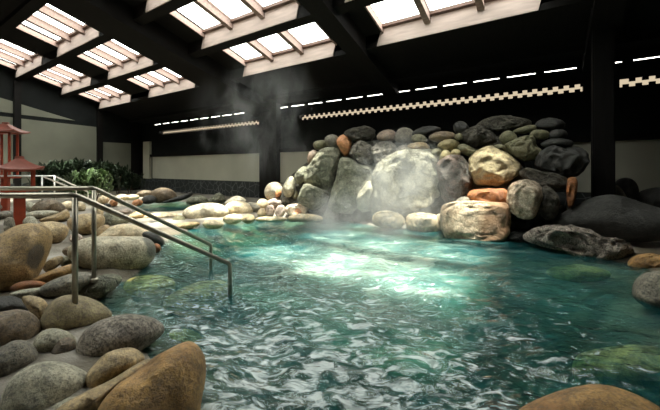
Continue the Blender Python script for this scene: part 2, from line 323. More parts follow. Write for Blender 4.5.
# water ------------------------------------------------------------
FALL = gp(395, 243)
def wz(x, y):
    a = .011*math.sin(2.1*x+4.7*y+2*noise.noise((x*.9, y*.9, 1)))+.020*noise.noise((x*2.0, y*3.0, 2))+.016*noise.noise((x*4.6, y*6.2, 3))+.008*noise.noise((x*11, y*13, 5))
    cx, cy = -2.0, 2.4; r = math.hypot(x-cx, y-cy)
    return 1.7*a*(.3+.7*max(0, min(1, 1.3-r/4.5)))
def water_mat():
    m = bpy.data.materials.new('teal_spring_water'); m.use_nodes = True; nt = m.node_tree; nt.nodes.clear(); N = nt.nodes.new; L = nt.links.new
    o = N('ShaderNodeOutputMaterial'); ge = N('ShaderNodeNewGeometry')
    mp = N('ShaderNodeMapping'); m0 = N('ShaderNodeMapping'); m0.inputs['Rotation'].default_value = (0, 0, -YAW+.12); L(ge.outputs['Position'], m0.inputs[0]); mp.inputs['Scale'].default_value = (.85, 1.55, 1); L(m0.outputs[0], mp.inputs[0])
    n = N('ShaderNodeTexNoise'); n.inputs['Scale'].default_value = 7.5; n.inputs['Detail'].default_value = 2; n.inputs['Roughness'].default_value = .45; n.inputs['Distortion'].default_value = .7; L(mp.outputs[0], n.inputs[0])
    bp = N('ShaderNodeBump'); bp.inputs['Strength'].default_value = 1; bp.inputs['Distance'].default_value = .06; L(n.outputs[0], bp.inputs['Height'])
    fr = N('ShaderNodeFresnel'); fr.inputs[0].default_value = 1.42; L(bp.outputs[0], fr.inputs[1])
    gl = N('ShaderNodeBsdfGlossy'); gl.inputs['Roughness'].default_value = .10; L(bp.outputs[0], gl.inputs['Normal'])
    tr = N('ShaderNodeBsdfTransparent'); tr.inputs[0].default_value = (.86, .96, .94, 1)
    df = N('ShaderNodeBsdfDiffuse'); L(bp.outputs[0], df.inputs['Normal'])
    # bubbles: whiter and denser where the fall stirs the pool
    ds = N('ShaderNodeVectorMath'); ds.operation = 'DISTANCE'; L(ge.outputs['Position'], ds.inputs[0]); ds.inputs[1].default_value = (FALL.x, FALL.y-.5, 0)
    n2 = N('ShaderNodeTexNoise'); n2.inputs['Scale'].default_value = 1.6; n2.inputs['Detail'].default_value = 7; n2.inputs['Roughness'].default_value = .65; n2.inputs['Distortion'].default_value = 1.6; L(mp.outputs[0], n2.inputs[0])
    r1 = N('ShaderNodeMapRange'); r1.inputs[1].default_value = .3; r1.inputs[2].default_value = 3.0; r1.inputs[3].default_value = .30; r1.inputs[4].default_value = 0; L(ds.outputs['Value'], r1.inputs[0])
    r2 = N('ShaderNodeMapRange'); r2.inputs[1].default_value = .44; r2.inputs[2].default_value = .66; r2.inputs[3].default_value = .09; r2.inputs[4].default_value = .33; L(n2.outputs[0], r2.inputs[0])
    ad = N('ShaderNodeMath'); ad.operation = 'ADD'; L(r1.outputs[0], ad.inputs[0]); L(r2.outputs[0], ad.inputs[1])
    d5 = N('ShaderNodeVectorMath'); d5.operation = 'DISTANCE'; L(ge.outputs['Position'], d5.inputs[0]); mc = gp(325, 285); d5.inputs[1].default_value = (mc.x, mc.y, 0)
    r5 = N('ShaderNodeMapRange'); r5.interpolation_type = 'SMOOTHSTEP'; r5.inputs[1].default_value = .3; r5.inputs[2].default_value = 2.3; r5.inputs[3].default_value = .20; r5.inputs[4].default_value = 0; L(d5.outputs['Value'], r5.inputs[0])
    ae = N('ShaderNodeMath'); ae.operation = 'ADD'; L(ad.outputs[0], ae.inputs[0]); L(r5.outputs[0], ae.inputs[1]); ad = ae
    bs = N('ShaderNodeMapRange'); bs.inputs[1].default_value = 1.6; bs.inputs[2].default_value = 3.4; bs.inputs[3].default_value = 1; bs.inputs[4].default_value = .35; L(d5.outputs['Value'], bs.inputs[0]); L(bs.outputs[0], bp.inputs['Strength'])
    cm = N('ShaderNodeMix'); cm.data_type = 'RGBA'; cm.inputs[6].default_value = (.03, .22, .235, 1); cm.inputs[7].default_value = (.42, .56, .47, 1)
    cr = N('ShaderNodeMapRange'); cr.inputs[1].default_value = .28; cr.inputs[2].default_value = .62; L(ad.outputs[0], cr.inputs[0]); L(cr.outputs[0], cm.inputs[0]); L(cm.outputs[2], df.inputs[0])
    x1 = N('ShaderNodeMixShader'); L(ad.outputs[0], x1.inputs[0]); L(tr.outputs[0], x1.inputs[1]); L(df.outputs[0], x1.inputs[2])
    # diffuse white streaks: skylight glare on the near water painted into the colour
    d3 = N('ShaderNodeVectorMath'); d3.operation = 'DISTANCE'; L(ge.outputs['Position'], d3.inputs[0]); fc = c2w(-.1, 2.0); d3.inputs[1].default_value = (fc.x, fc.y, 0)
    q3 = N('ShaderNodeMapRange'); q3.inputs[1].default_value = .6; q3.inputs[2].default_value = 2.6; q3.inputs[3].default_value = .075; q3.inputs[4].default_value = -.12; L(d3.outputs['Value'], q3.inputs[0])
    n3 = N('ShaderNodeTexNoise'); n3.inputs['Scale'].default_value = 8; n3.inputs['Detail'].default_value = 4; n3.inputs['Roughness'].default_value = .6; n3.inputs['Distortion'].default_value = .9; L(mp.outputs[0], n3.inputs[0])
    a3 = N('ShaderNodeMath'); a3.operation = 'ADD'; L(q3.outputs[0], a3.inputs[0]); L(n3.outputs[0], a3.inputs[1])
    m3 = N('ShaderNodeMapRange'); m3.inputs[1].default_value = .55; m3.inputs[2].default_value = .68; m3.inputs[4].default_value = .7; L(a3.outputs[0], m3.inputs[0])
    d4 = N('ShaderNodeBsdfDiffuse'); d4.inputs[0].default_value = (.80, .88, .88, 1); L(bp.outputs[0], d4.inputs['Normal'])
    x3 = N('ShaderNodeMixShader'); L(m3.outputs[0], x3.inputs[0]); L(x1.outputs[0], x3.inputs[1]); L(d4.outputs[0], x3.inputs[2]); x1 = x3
    x2 = N('ShaderNodeMixShader'); L(fr.outputs[0], x2.inputs[0]); L(x1.outputs[0], x2.inputs[1]); L(gl.outputs[0], x2.inputs[2]); L(x2.outputs[0], o.inputs[0])
    va = N('ShaderNodeVolumeAbsorption'); va.inputs['Color'].default_value = (.20, .60, .58, 1); va.inputs['Density'].default_value = 1.35; L(va.outputs[0], o.inputs['Volume'])
    return m
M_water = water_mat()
def water_box():
    x0, x1, y0, y1 = -15, 5.2, -.9, 8.3; st = .05; nx = int((x1-x0)/st); ny = int((y1-y0)/st)
    V = []; Fc = []
    for j in range(ny+1):
        for i in range(nx+1):
            X = x0+(x1-x0)*i/nx; Y = y0+(y1-y0)*j/ny; V.append((X, Y, wz(X, Y)))
    for j in range(ny):
        for i in range(nx): Fc.append((j*(nx+1)+i, j*(nx+1)+i+1, (j+1)*(nx+1)+i+1, (j+1)*(nx+1)+i))
    ring = [i for i in range(nx+1)]+[j*(nx+1)+nx for j in range(1, ny+1)]+[ny*(nx+1)+i for i in range(nx-1, -1, -1)]+[j*(nx+1) for j in range(ny-1, 0, -1)]
    base = len(V)
    for r in ring: V.append((V[r][0], V[r][1], -1.1))
    n = len(ring)
    for q in range(n): Fc.append((ring[(q+1) % n], ring[q], base+q, base+(q+1) % n))
    Fc.append(tuple(base+q for q in range(n-1, -1, -1)))
    me = bpy.data.meshes.new('pool_water'); me.from_pydata(V, [], Fc); me.polygons.foreach_set('use_smooth', [True]*(nx*ny)+[False]*(n+1))
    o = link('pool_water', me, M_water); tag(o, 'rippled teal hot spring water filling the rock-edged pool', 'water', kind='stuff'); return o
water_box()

# rubble bank behind the stacked boulders ---------------------------------
def mound():
    nx, nz_ = 160, 60; V = []; Fc = []
    for i in range(nx+1):
        u = i/nx; X = -6.7+7.0*u
        top = 1.95*min(1, u/.28)**.6 if u < .28 else 1.95
        if u > .84: top = 1.95-(u-.84)*10
        for j in range(nz_+1):
            t = j/nz_
            if t < .7: z = -.3+(top+.3)*t/.7; y = 6.66+.75*max(0, z)/2
            else: q = (t-.7)/.3; z = top-(top+.3)*q*q; y = 7.6+1.0*q
            p = Vector((X, y, z)); nn = noise.noise(p*2.3)*.12+abs(noise.noise(p*5.3))*.12; V.append((X+nn*.3, y+nn, z+nn*.5))
    for i in range(nx):
        for j in range(nz_): a = i*(nz_+1)+j; Fc.append((a, a+1, a+nz_+2, a+nz_+1))
    me = bpy.data.meshes.new('rubble_bank'); me.from_pydata(V, [], Fc); me.polygons.foreach_set('use_smooth', [True]*len(Fc))
    struct(link('rubble_bank', me, M_mound))
mound()

# ---------------------------------------------------------------- stone palette
P = {
 'ochre': stone('ochre_granite', (.46, .27, .09), (.30, .15, .05), (.16, .10, .05), .25, .5, 1.8, .5),
 'tan': stone('tan_granite', (.48, .36, .19), (.36, .24, .11), (.20, .15, .10), .3, .55, 2, .45),
 'pale': stone('pale_granite', (.50, .47, .36), (.42, .39, .28), (.20, .19, .15), .35, .6, 2.2, .5),
 'cream': stone('cream_granite', (.74, .62, .43), (.60, .47, .29), (.35, .28, .18), .2, .6, 2.4, .4),
 'pink': stone('pinkish_granite', (.66, .55, .48), (.55, .42, .34), (.30, .22, .18), .3, .6, 3, .4),
 'grey': stone('grey_granite', (.28, .25, .19), (.20, .17, .13), (.08, .08, .07), .35, .55, 2.2, .6),
 'speck': stone('speckled_granite', (.46, .40, .32), (.32, .27, .22), (.09, .075, .065), .36, .5, 3, .8),
 'brown': stone('brown_granite', (.24, .17, .10), (.17, .13, .09), (.06, .05, .04), .3, .5, 2, .5),
 'olive': stone('olive_granite', (.23, .21, .12), (.16, .145, .08), (.09, .09, .05), .3, .55, 2.5, .5),
 'dark': stone('dark_granite', (.045, .042, .036), (.03, .028, .024), (.03, .03, .028), .35, .5, 2, .6),
 'orange': stone('rust_orange_stone', (.36, .13, .035), (.24, .08, .025), (.20, .09, .04), .3, .6, 4, .5),
 'slab': stone('weathered_grey_green_slab', (.36, .35, .25), (.23, .23, .16), (.12, .12, .09), .35, .65, 2.6, .9, .5),
 'rough': stone('craggy_grey_rock', (.38, .34, .27), (.22, .19, .15), (.08, .07, .06), .5, .6, 4.5, 1, .9),
 'crag': stone('rough_brown_rock', (.13, .115, .085), (.08, .07, .05), (.05, .04, .03), .4, .65, 4.5, 1, .8),
 'yellow': stone('yellow_granite', (.38, .31, .16), (.30, .24, .13), (.24, .18, .12), .4, .6, 3, .6),
 'sand': stone('block_granite', (.60, .50, .38), (.48, .36, .24), (.25, .16, .10), .35, .6, 3, .6, .3),
 'ledge': stone('pinkish_craggy_ledge', (.64, .54, .46), (.44, .37, .31), (.13, .11, .09), .5, .6, 4.5, 1, 1.2),
 'under': stone('mossy_yellow_stone', (.70, .60, .20), (.52, .46, .15), (.22, .22, .08), .2, .6, 2, .3),
}
def chaikin(p, n):
    for _ in range(n):
        q = []
        for i in range(len(p)):
            a, b = p[i], p[(i+1) % len(p)]; q += [(a[0]*.75+b[0]*.25, a[1]*.75+b[1]*.25), (a[0]*.25+b[0]*.75, a[1]*.25+b[1]*.75)]
        p = q
    return p
def radial(p, cx, cy, n=144):
    R = []
    for i in range(n):
        th = 2*math.pi*i/n; dx, dy = math.cos(th), math.sin(th); best = 0
        for j in range(len(p)):
            ax, ay = p[j][0]-cx, p[j][1]-cy; bx, by = p[(j+1) % len(p)][0]-cx, p[(j+1) % len(p)][1]-cy
            ex, ey = bx-ax, by-ay; den = dx*ey-dy*ex
            if abs(den) < 1e-9: continue
            t = (ax*ey-ay*ex)/den; u = (ax*dy-ay*dx)/den
            if t > 0 and -1e-6 <= u <= 1+1e-6 and t > best: best = t
        R.append(best or 1)
    return R
ICO = {}
def ico(n):
    if n not in ICO:
        bm = bmesh.new(); bmesh.ops.create_icosphere(bm, subdivisions=n, radius=1); bm.verts.ensure_lookup_table()
        ICO[n] = ([v.co.copy() for v in bm.verts], [tuple(v.index for v in f.verts) for f in bm.faces]); bm.free()
    return ICO[n]
seed = 0
def rock(name, label, pal, px, place, T=None, box=1.0, rough=.03, group=None, cat='rock', m=None, sub=None):
    """px: outline seen in the photo; place: ('Y', y) front on a plane, ('B', base_row, z) front foot on ground, ('C', z) centre height"""
    global seed; seed += 1
    p = [tuple(map(float, a.split(','))) for a in px.split()]
    xs_ = [a[0] for a in p]; ys_ = [a[1] for a in p]
    if group == GW or box < .9:
        box = max(.5, box-.12) if box < .9 else box-.05; rough *= 1.5
    p = chaikin(p, 2 if box >= .9 and group != GW else 1)
    cx = (min(xs_)+max(xs_))/2; cy = (min(ys_)+max(ys_))/2
    # centroid keeps star-shapedness for slanted outlines
    A = sx = sy = 0
    for i in range(len(p)):
        a, b = p[i], p[(i+1) % len(p)]; w = a[0]*b[1]-b[0]*a[1]; A += w; sx += (a[0]+b[0])*w; sy += (a[1]+b[1])*w
    cx, cy = sx/(3*A), sy/(3*A)
    w_, h_ = max(xs_)-min(xs_), max(ys_)-min(ys_)
    a = (cx-330)/F
    if place[0] == 'Y': df_ = place[1]/(C+a*S)
    elif place[0] == 'B': df_ = (H-place[2])*F/(place[1]-HY)
    else: df_ = None
    if df_ is None: d = (H-place[1])*F/(cy-HY); Tm = (T or .45)*w_*d/F
    else:
        Tm = (T if T else .5)*math.sqrt(w_*h_)*df_/F
        Tm = Tm/(1-.3*Tm/df_) if Tm < df_ else Tm
        d = df_+Tm*.85
        if place[0] == 'B': d = df_+Tm*.6
    s = d/F
    R = [q*(1.10 if group in (GW, GF, GL) else 1.05) for q in radial(p, cx, cy)]; n = len(R)
    fw = Vector((a*C-S, C+a*S, (HY-cy)/F)).normalized()
    rt = fw.cross(Vector((0, 0, 1))).normalized(); up = rt.cross(fw).normalized()
    cen = at_d(cx, cy, d); eye = Vector((0, 0, H)); cdist = (cen-eye).dot(fw)
    vs0, fs = ico(sub or (5 if max(w_, h_) > 22 else 4)); V = []
    off = Vector((seed*3.17, seed*1.91, seed*.77)); size = math.sqrt(w_*h_)*s
    rnd = random.Random(seed*7+1); cuts = []
    for _ in range(11 if box < .9 else 6):
        nv = Vector((rnd.uniform(-1, 1), rnd.uniform(-1, 1), rnd.uniform(-1.3, -.25) if rnd.random() < .75 else rnd.uniform(.3, 1))).normalized()
        cuts.append((nv, rnd.uniform(.55, .84) if box < .9 else rnd.uniform(.76, .93)))
    if pal == 'GRANITE': cuts = []
    hard = .9 if box < .9 else .6
    for v in vs0:
        v = v.copy()
        for nv, cc in cuts:
            q_ = v.dot(nv)-cc
            if q_ > 0: v -= nv*q_*hard
        ln_ = math.hypot(v.x, v.y)
        ss = math.hypot(v.x, v.y); th = math.atan2(v.y, v.x) % (2*math.pi); q = th/(2*math.pi)*n; i = int(q) % n; fr_ = q-int(q)
        # image y runs down
        idx = (-q) % n; i = int(idx) % n; fr_ = idx-int(idx); r = R[i]*(1-fr_)+R[(i+1) % n]*fr_
        g_ = ss**box; dz = (1 if v.z > 0 else -1)*abs(v.z)**box
        u_ = Vector((v.x, v.y))/(ss or 1)
        nb = noise.noise(v*1.4+off)*.55+noise.noise(v*3.1+off)*.3
        if box < .8: nb += noise.noise(v*5+off)*.35+noise.noise(v*11+off)*.18-abs(noise.noise(v*2.6-off))*.8+.2
        else: nb += noise.noise(v*6+off)*.12
        k2 = 1+rough*nb*(5 if box < .9 else 2)
        kk = 1+rough*nb*(.8 if ss > .9 else 1.2)
        qx, qy = cx+u_.x*g_*r*kk, cy-u_.y*g_*r*kk
        ra = (qx-330)/F; rd = Vector((ra*C-S, C+ra*S, (HY-qy)/F)); t_ = cdist/rd.dot(fw)
        V.append(eye+rd*t_-cen+fw*(dz*Tm*k2*(1+rough*3*noise.noise(v*1.1-off))))
    me = bpy.data.meshes.new(name); me.from_pydata(V, [], fs); me.polygons.foreach_set('use_smooth', [True]*len(fs))
    mm = P[pal]
    if callable(mm): mm = mm(lambda x_, y_, z_: tuple(rt*x_+up*y_+fw*z_))
    o = link(name, me, mm, None, cen)
    return tag(o, label, cat, group)

def Rk(nm, lb, pal, px, pl, T, box, rg, grp): rock(nm, lb, pal, px, pl, T, box, rg, grp)
GF = 'boulders of the near left shore'; GL = 'stones of the left shore'; GS = 'sunlit stones along the back edge of the pool'; GW = 'boulders stacked in the rock wall'; GR = 'rocks of the right shore'; GU = 'stones under the water'
P['BIGTAN'] = lambda bp_: stone('tan_boulder_with_black_stain', (.38, .25, .10), (.30, .19, .08), (.15, .10, .05), .3, .5, 1.5, .35, 0, (bp_(.20, .0, -.22), .13, (.035, .032, .03)))
P['BIGPALE'] = lambda bp_: stone('pale_boulder_with_dark_end', (.56, .50, .36), (.48, .41, .28), (.22, .19, .14), .25, .55, 1.8, .5, 0, (bp_(.37, .03, -.08), .12, (.13, .13, .11)))
P['STRIPE'] = lambda bp_: stone('cream_boulder_with_grey_band', (.72, .64, .48), (.62, .52, .36), (.35, .28, .18), .2, .6, 2.4, .4, 0, (bp_(.05, .05, -.2), .19, (.15, .13, .10)))
P['GRANITE'] = lambda bp_: stone('block_granite_lit_white_shaded_brown', (.70, .58, .42), (.55, .40, .25), (.30, .20, .13), .35, .6, 3, .7, .4, (bp_(.52, -.04, -.22), .50, (.20, .10, .04)))  # brown patch: shade of the unlit right half put into colour
P['SQOR'] = lambda bp_: stone('white_stone_orange_face', (.72, .62, .50), (.62, .48, .36), (.35, .24, .15), .2, .6, 3, .4, 0, (bp_(.03, -.03, -.12), .09, (.45, .17, .06)))
P['BROWNTOP'] = stone('grey_boulder_brown_tinge', (.38, .36, .29), (.36, .24, .15), (.15, .13, .1), .3, .6, 2, .4)
P['BIGROCK'] = stone('pale_grey_cracked_boulder', (.50, .47, .36), (.36, .34, .25), (.16, .15, .11), .35, .65, 2.2, 1, .7)
P['PINKDARK'] = stone('dark_speckled_pink_streaks', (.09, .082, .068), (.22, .14, .11), (.03, .03, .026), .45, .5, 2.6, .8, .3)
P['ORB'] = stone('smooth_orange_stone', (.62, .28, .12), (.52, .23, .10), (.30, .13, .06), .2, .5, 2, .3)
P['YEL'] = stone('dull_yellow_stone', (.40, .34, .17), (.34, .28, .14), (.18, .14, .08), .3, .55, 3, .4)
P['pink2'] = stone('pinkish_brown_stone', (.34, .24, .18), (.28, .22, .17), (.15, .11, .08), .3, .55, 3, .4)
P['REDB'] = stone('reddish_brown_stone', (.30, .08, .04), (.22, .06, .03), (.1, .04, .02), .2, .5, 3, .3)
Rk('boulder', 'large ochre boulder at the bottom, its rounded edge against the water', 'ochre', '102,425 103,408 114,393 127,381 151,362 168,354 180,348 188,346 197,352 202,364 201,383 197,400 196,415 190,440 140,445', ('B', 440,.0), .55, 1, .04, GF)
Rk('rock_slab', 'low flat grey-brown rock between the ochre boulder and the oval tan stone', 'tan', '143,362 152,365 128,381 112,396 103,414 90,430 45,425 60,407 85,393 112,381 134,366', ('B', 425,.03), .35, 1, .03, GF)
Rk('boulder', 'small oval tan stone with dark specks beside the water, before the large speckled grey boulder', 'tan', '89,389 87,376 95,365 106,354 127,348 139,352 144,360 134,369 114,381 98,390', ('B', 390,.06), .5, 1, .02, GF)
Rk('boulder', "large grey-pink boulder with dense dark speckles at the water's edge", 'speck', '79,347 84,335 92,327 103,321 125,315.5 147,318 159,325 161,331 157,337 140,350 110,364 92,363 80,356', ('B', 364,.02), .55, 1, .035, GF)
Rk('boulder', 'big pale smooth boulder in the bottom left corner', 'pale', '88,377 70,367 51,363 29,368 13,380 4,397 2,412 20,430 55,425 72,404 84,388', ('B', 428,.0), .5, 1, .03, GF)
Rk('stone', 'pale stone cut by the bottom edge, right of the big pale smooth boulder', 'pale', '48,412 58,403 75,397 86,400 92,410 82,430 52,430', ('B', 432,.0), .5, 1, .03, GF)
Rk('boulder', 'grey boulder at the left edge, above the big pale smooth boulder', 'grey', '-20,365 -8,353 0,350 11,343 23,341 32,347 36,358 29,368 16,375 9,384 -5,388 -18,380', ('B', 388,.03), .5, 1, .04, GF)
Rk('boulder', 'brown boulder at the left edge with a shadowed left side', 'brown', '-15,340 -12,318 0,312 14,310.5 27,312 37,320 40,331 34,343 22,345 11,344 -2,350', ('B', 350,.05), .5, 1, .05, GF)
Rk('stone', 'dark grey smooth stone at the left edge, under the orange flat stone', 'dark', '-15,305 -5,298 11,296 20,299 33,307 33,311 20,313 0,314 -12,313', ('B', 316,.10), .7, 1, .03, GF)
Rk('stone', 'pinkish tan stone between the dark grey stone and the boulder carrying the handrail post', 'tan', '20,298 33,296 44,300 49,308 50,317 45,323 38,321 32,313', ('B', 323,.07), .5, 1, .05, GF)
Rk('stone', 'pale stone with a brown one leaning on its right side', 'pale', '33,343 42,332 55,328.5 69,333 76,341 68,352 52,358 40,356', ('B', 358,.05), .5, 1, .03, GF)
Rk('stone', 'rounded brown-grey stone leaning on the pale stone', 'brown', '52,357 53,346 63,338 74,339 77,349 70,358 60,361', ('B', 362,.04), .45, 1, .03, GF)
Rk('boulder', 'yellowish boulder on which the nearest handrail post stands', 'yellow', '41,328 45,315 51,304 63,297 80,296.5 91,299 100,305 111,314 104,322 88,331 70,335 50,333', ('B', 336,.03), .6, 1, .03, GF)
Rk('pebble', 'small black pebble between the big pale boulder and the oval tan stone', 'dark', '80,367 85,363 92,365 93,370 87,374 81,372', ('B', 375,.04), .5, 1, .05, GF)
Rk('rock_slab', 'wet grey flat rock behind the near handrail post', 'grey', '37,291 48,283 62,277 80,272 98,276 88,285 75,294 60,298 44,297', ('B', 300,.08), .7, 1, .03, GF)
Rk('rock_slab', 'flat rock with a pale ragged edge reaching into the water', 'slab', '74,297 86,285 98,277 112,274 122,278 116,287 106,294 96,300 83,299', ('B', 301,.0), .6, .9, .05, GF)
Rk('stone', 'flat rust-orange stone beside the big tan boulder', 'orange', '10,288 19,282 34,280.5 45,283 46,286 31,289 14,291', ('B', 291,.16), .45, 1, .03, GF)
Rk('stone', 'flat pale yellow stone just under the rust-orange one', 'pale', '8,295 20,290 38,288 47,287 44,292 36,298 20,299', ('B', 300,.12), .5, 1, .03, GF)
Rk('rock_slab', 'long ochre slab leading from the big tan boulder to the handrail post', 'ochre', '30,281 45,273 60,267.5 73,264 76,268 70,274 58,280 44,284', ('B', 285,.12), .5, 1, .03, GF)
Rk('stone', 'flat beige stone behind the long ochre slab', 'tan', '43,269 46,262 55,257 63,256 62,263 54,269 47,272', ('B', 272,.12), .5, 1, .03, GF)
Rk('stone', 'small olive stone left of the second handrail post', 'olive', '60,264 62,258 70,257 76,262 72,268 64,268', ('B', 269,.10), .5, 1, .03, GF)
Rk('boulder', 'huge tan boulder at the left edge with a black stain on its side', 'BIGTAN', '-25,250 0,237 10,231 21,227 33,226.5 43,229 49,235 49,246 45,257 40,268 32,280 20,287 8,291 -5,294 -25,290 -38,270', ('B', 295,.08), .5, 1, .02, GF)
Rk('boulder', 'round tan boulder just behind the huge stained one', 'tan', '34,229 40,223.5 51,222 61,223.5 68,228 66,236 60,242 48,244 38,240', ('B', 245,.10), .5, 1, .03, GL)
Rk('boulder', 'dark brown boulder with a pointed left end, behind the grey flat stone', 'brown', '31,211 36,203.5 44,200 55,200 61,203.5 67,211 61,214 43,213', ('B', 215,.10), .6, 1, .04, GL)
Rk('stone', 'long pale grey flat stone before the pointed brown boulder', 'pale', '24,216 32,211.5 42,210.5 55,211 59,213 50,217 35,219', ('B', 220,.10), .7, 1, .03, GL)
Rk('rock_slab', 'tan wedge-shaped slab left of the near handrail post', 'tan', '38,220 50,216 60,213 66,209 69,214 69,219 58,222 46,223', ('B', 223,.10), .7, 1, .03, GL)
Rk('stone', 'pale rounded stone right of the orange lantern post', 'pale', '22,223 26,217 32,216 37,220 38,226 30,229', ('B', 229,.10), .6, 1, .03, GL)
Rk('stone', 'upright stump-like stone left of the orange lantern post', 'grey', '4,232 4,221 7,218 13,218 15,222 15,231 10,234', ('B', 234,.10), .6, .8, .03, GL)
Rk('stone', 'grey flat stone at the left edge behind the stump-like one', 'grey', '-8,215 2,211 10,211 15,214 14,218 4,219 -8,219', ('B', 220,.10), .6, 1, .03, GL)
Rk('stone', 'pale stone between the orange lantern post and the pointed brown boulder', 'pale', '23,208 26,203 30,201 34,205 35,210 28,212', ('B', 213,.10), .6, 1, .04, GL)
Rk('stone', 'grey stone behind the lantern posts at the left edge', 'grey', '-6,208 -2,203 4,202 8,206 7,211 0,212', ('B', 213,.10), .6, 1, .04, GL)
Rk('stone', 'bright cream stone right behind the near handrail post', 'cream', '60,205 64,202 70,201 74,204 72,210 64,210', ('B', 211,.10), .6, 1, .04, GL)
Rk('stone', 'bright cream stone between the two handrail posts', 'cream', '75,208 77,203 81,202 86,205 85,211 78,211', ('B', 212,.10), .6, 1, .04, GL)
Rk('rock_slab', 'broad smooth beige rock behind the two handrail posts', 'tan', '66,222 75,216 88,214 102,215 104,222 99,230 88,236 74,233', ('B', 237,.08), .8, 1, .03, GL)
Rk('boulder', 'grey-green wedge-shaped boulder under the sloping handrails', 'slab', '101,220 107,212 116,213 129,219 128,223 114,227 103,229', ('B', 229,.04), .5, .9, .03, GL)
Rk('stone', 'small round tan stone against the large pale flat-topped boulder', 'tan', '96,236 97,230 102,226 108,225 113,229 112,235 104,239', ('B', 240,.07), .6, 1, .03, GL)
Rk('boulder', 'large pale flat-topped boulder with a dark speckled end facing the water', 'BIGPALE', '72,248 82,241 95,237.5 110,238 125,238 138,238 146,240 151,245 152,254 148,262 140,268 129,271.5 115,273 102,272 90,269 78,263 71,256', ('B', 274,.02), .5, .9, .03, GF)
Rk('rock_slab', 'cream flat slab sloping to the water behind the large pale boulder', 'cream', '97,239 105,232 113,226.5 125,224 140,227 151,233 148,238 136,241 118,242', ('B', 243,.02), .6, 1, .03, GL)
Rk('stone', "dark mossy stone at the water's edge under the nearest rail", 'dark', '142,234 148,231 157,234 164,240 163,245 155,246 146,240', ('B', 247,.0), .5, 1, .06, GL)
Rk('stone', 'small orange stone wet at the corner of the large pale boulder', 'orange', '151,246 156,243 161,246 160,252 154,253', ('B', 254,-.02), .6, 1, .04, GL)
Rk('stone', 'small pink-tan flat stone near the inlet under the second rail', 'pink', '117,212 124,208 132,210 131,214 122,215', ('B', 216,.05), .7, 1, .03, GL)
Rk('stone', 'flat beige stone on the shore between the two rails', 'tan', '127,217 136,211 146,213 144,219 132,220', ('B', 221,.04), .7, 1, .03, GL)
Rk('rock_slab', 'long cream flat rock just above water left of the striped boulder', 'cream', '143,218 150,213.5 165,212 177,214 179,218 165,221.5 150,221.5', ('B', 222,.0), .5, 1, .02, GL)
Rk('stone', 'dark flat stone in shallow water under the second rail', 'dark', '147,223 153,221 161,222 162,226 153,227', ('B', 228,-.02), .7, 1, .03, GL)
Rk('rock_slab', 'thin orange-tan flat rock awash before the striped boulder', 'tan', '164,227 178,223.5 196,221.5 200,225 186,229.5 170,231', ('B', 231,-.02), .5, 1, .02, GL)
Rk('stone', 'rounded olive stone at the left end of the striped boulder', 'olive', '171,221 175,217 180,215 185,218 185,223 176,225', ('B', 225,.0), .6, 1, .03, GL)
Rk('stone', 'cream flat stone far back between the handrails', 'cream', '124,198 128,195 137,194.5 140,197 136,200 127,200', ('B', 203,.10), .7, 1, .03, GL)
Rk('stone', 'bright orange stone at the inlet edge', 'ORB', '132,204 134,200 140,199.5 143,202 141,206 134,206', ('B', 207,.04), .7, 1, .03, GL)
Rk('stone', 'dark stone right of the bright orange stone', 'dark', '141,203 143,197 149,195 156,197 156,202 149,204', ('B', 206,.04), .7, 1, .05, GL)
Rk('boulder', 'big grey-brown boulder against the slate wall behind the inlet', 'brown', '150,201 150,194 155,190 161,188 169,189 175,193 176,199 168,202 158,203', ('B', 204,.05), .6, 1, .05, GL)
Rk('stone', 'brown stone behind the cream flats near the shrubs', 'brown', '136,196 138,192 144,190 151,191 152,195 143,197', ('B', 202, .0), .7, 1, .05, GL)
Rk('stone', 'small orange-brown stone under the tip of the brightest shrub', 'ORB', '109,204 111,200 115,199 118,202 117,206 111,206', ('B', 208,.08), .7, 1, .03, GL)
Rk('stone', 'bright white flat stone right of the small orange-brown stone', 'cream', '113,199 118,195 126,194.5 130,198 124,201 116,202', ('B', 204,.10), .7, 1, .03, GL)
Rk('stone', 'white stone under the brightest shrub between the rails', 'cream', '97,202 100,196 106,195 110,198 108,203 102,205', ('B', 207,.10), .7, 1, .04, GL)
Rk('stone', 'upright pale yellow stone right of the second handrail post', 'cream', '97,216 96,208 99,205 103,207 104,214 101,218', ('B', 219,.08), .7, .9, .04, GL)
Rk('stone', 'small dark stone between the white stone and the orange-brown stone', 'dark', '103,207 105,203 110,204 111,207 107,209', ('B', 210,.08), .7, 1, .05, GL)
Rk('stone', 'broken pinkish stone between the post boulder and the broad beige rock', 'pink', '69,240 71,234 77,233 82,236 82,242 74,244', ('B', 245,.08), .6, .8, .08, GL)
Rk('stone', 'brown flat stone with a shadow under it, left of the near post', 'brown', '62,252 64,248 71,246 76,249 74,254 66,256', ('B', 257,.10), .7, .9, .05, GL)
Rk('rock_slab', 'slanting grey rock resting against the slate wall', 'dark', '160,203 168,200 180,196 190,191.5 193,194 186,199 176,202', ('B', 205,.03), .5, .9, .05, GL)
Rk('boulder', 'low grey-green rock at the foot of the slate wall left of the pointed one', 'slab', '184,203 191,197 200,195 208,198 208,204 196,205', ('B', 205,.05), .6, .9, .05, GS)
Rk('boulder', 'pointed grey-green rock at the foot of the slate wall', 'slab', '206,203 213,196 219,190.5 223,195 227,203 216,205', ('B', 206,.05), .6, .8, .05, GS)
Rk('boulder', 'low dark grey rock behind the second cream boulder', 'grey', '223,204 230,198 240,195 247,200 244,206 230,207', ('B', 207,.08), .6, .9, .05, GS)
Rk('boulder', 'large cream boulder with a broad grey band around it', 'STRIPE', '183,213 187,208 196,205 208,203 220,204 226,208 229,213 223,218 212,220 200,222 190,221 184,217', ('B', 222,.0), .5, 1, .02, GS)
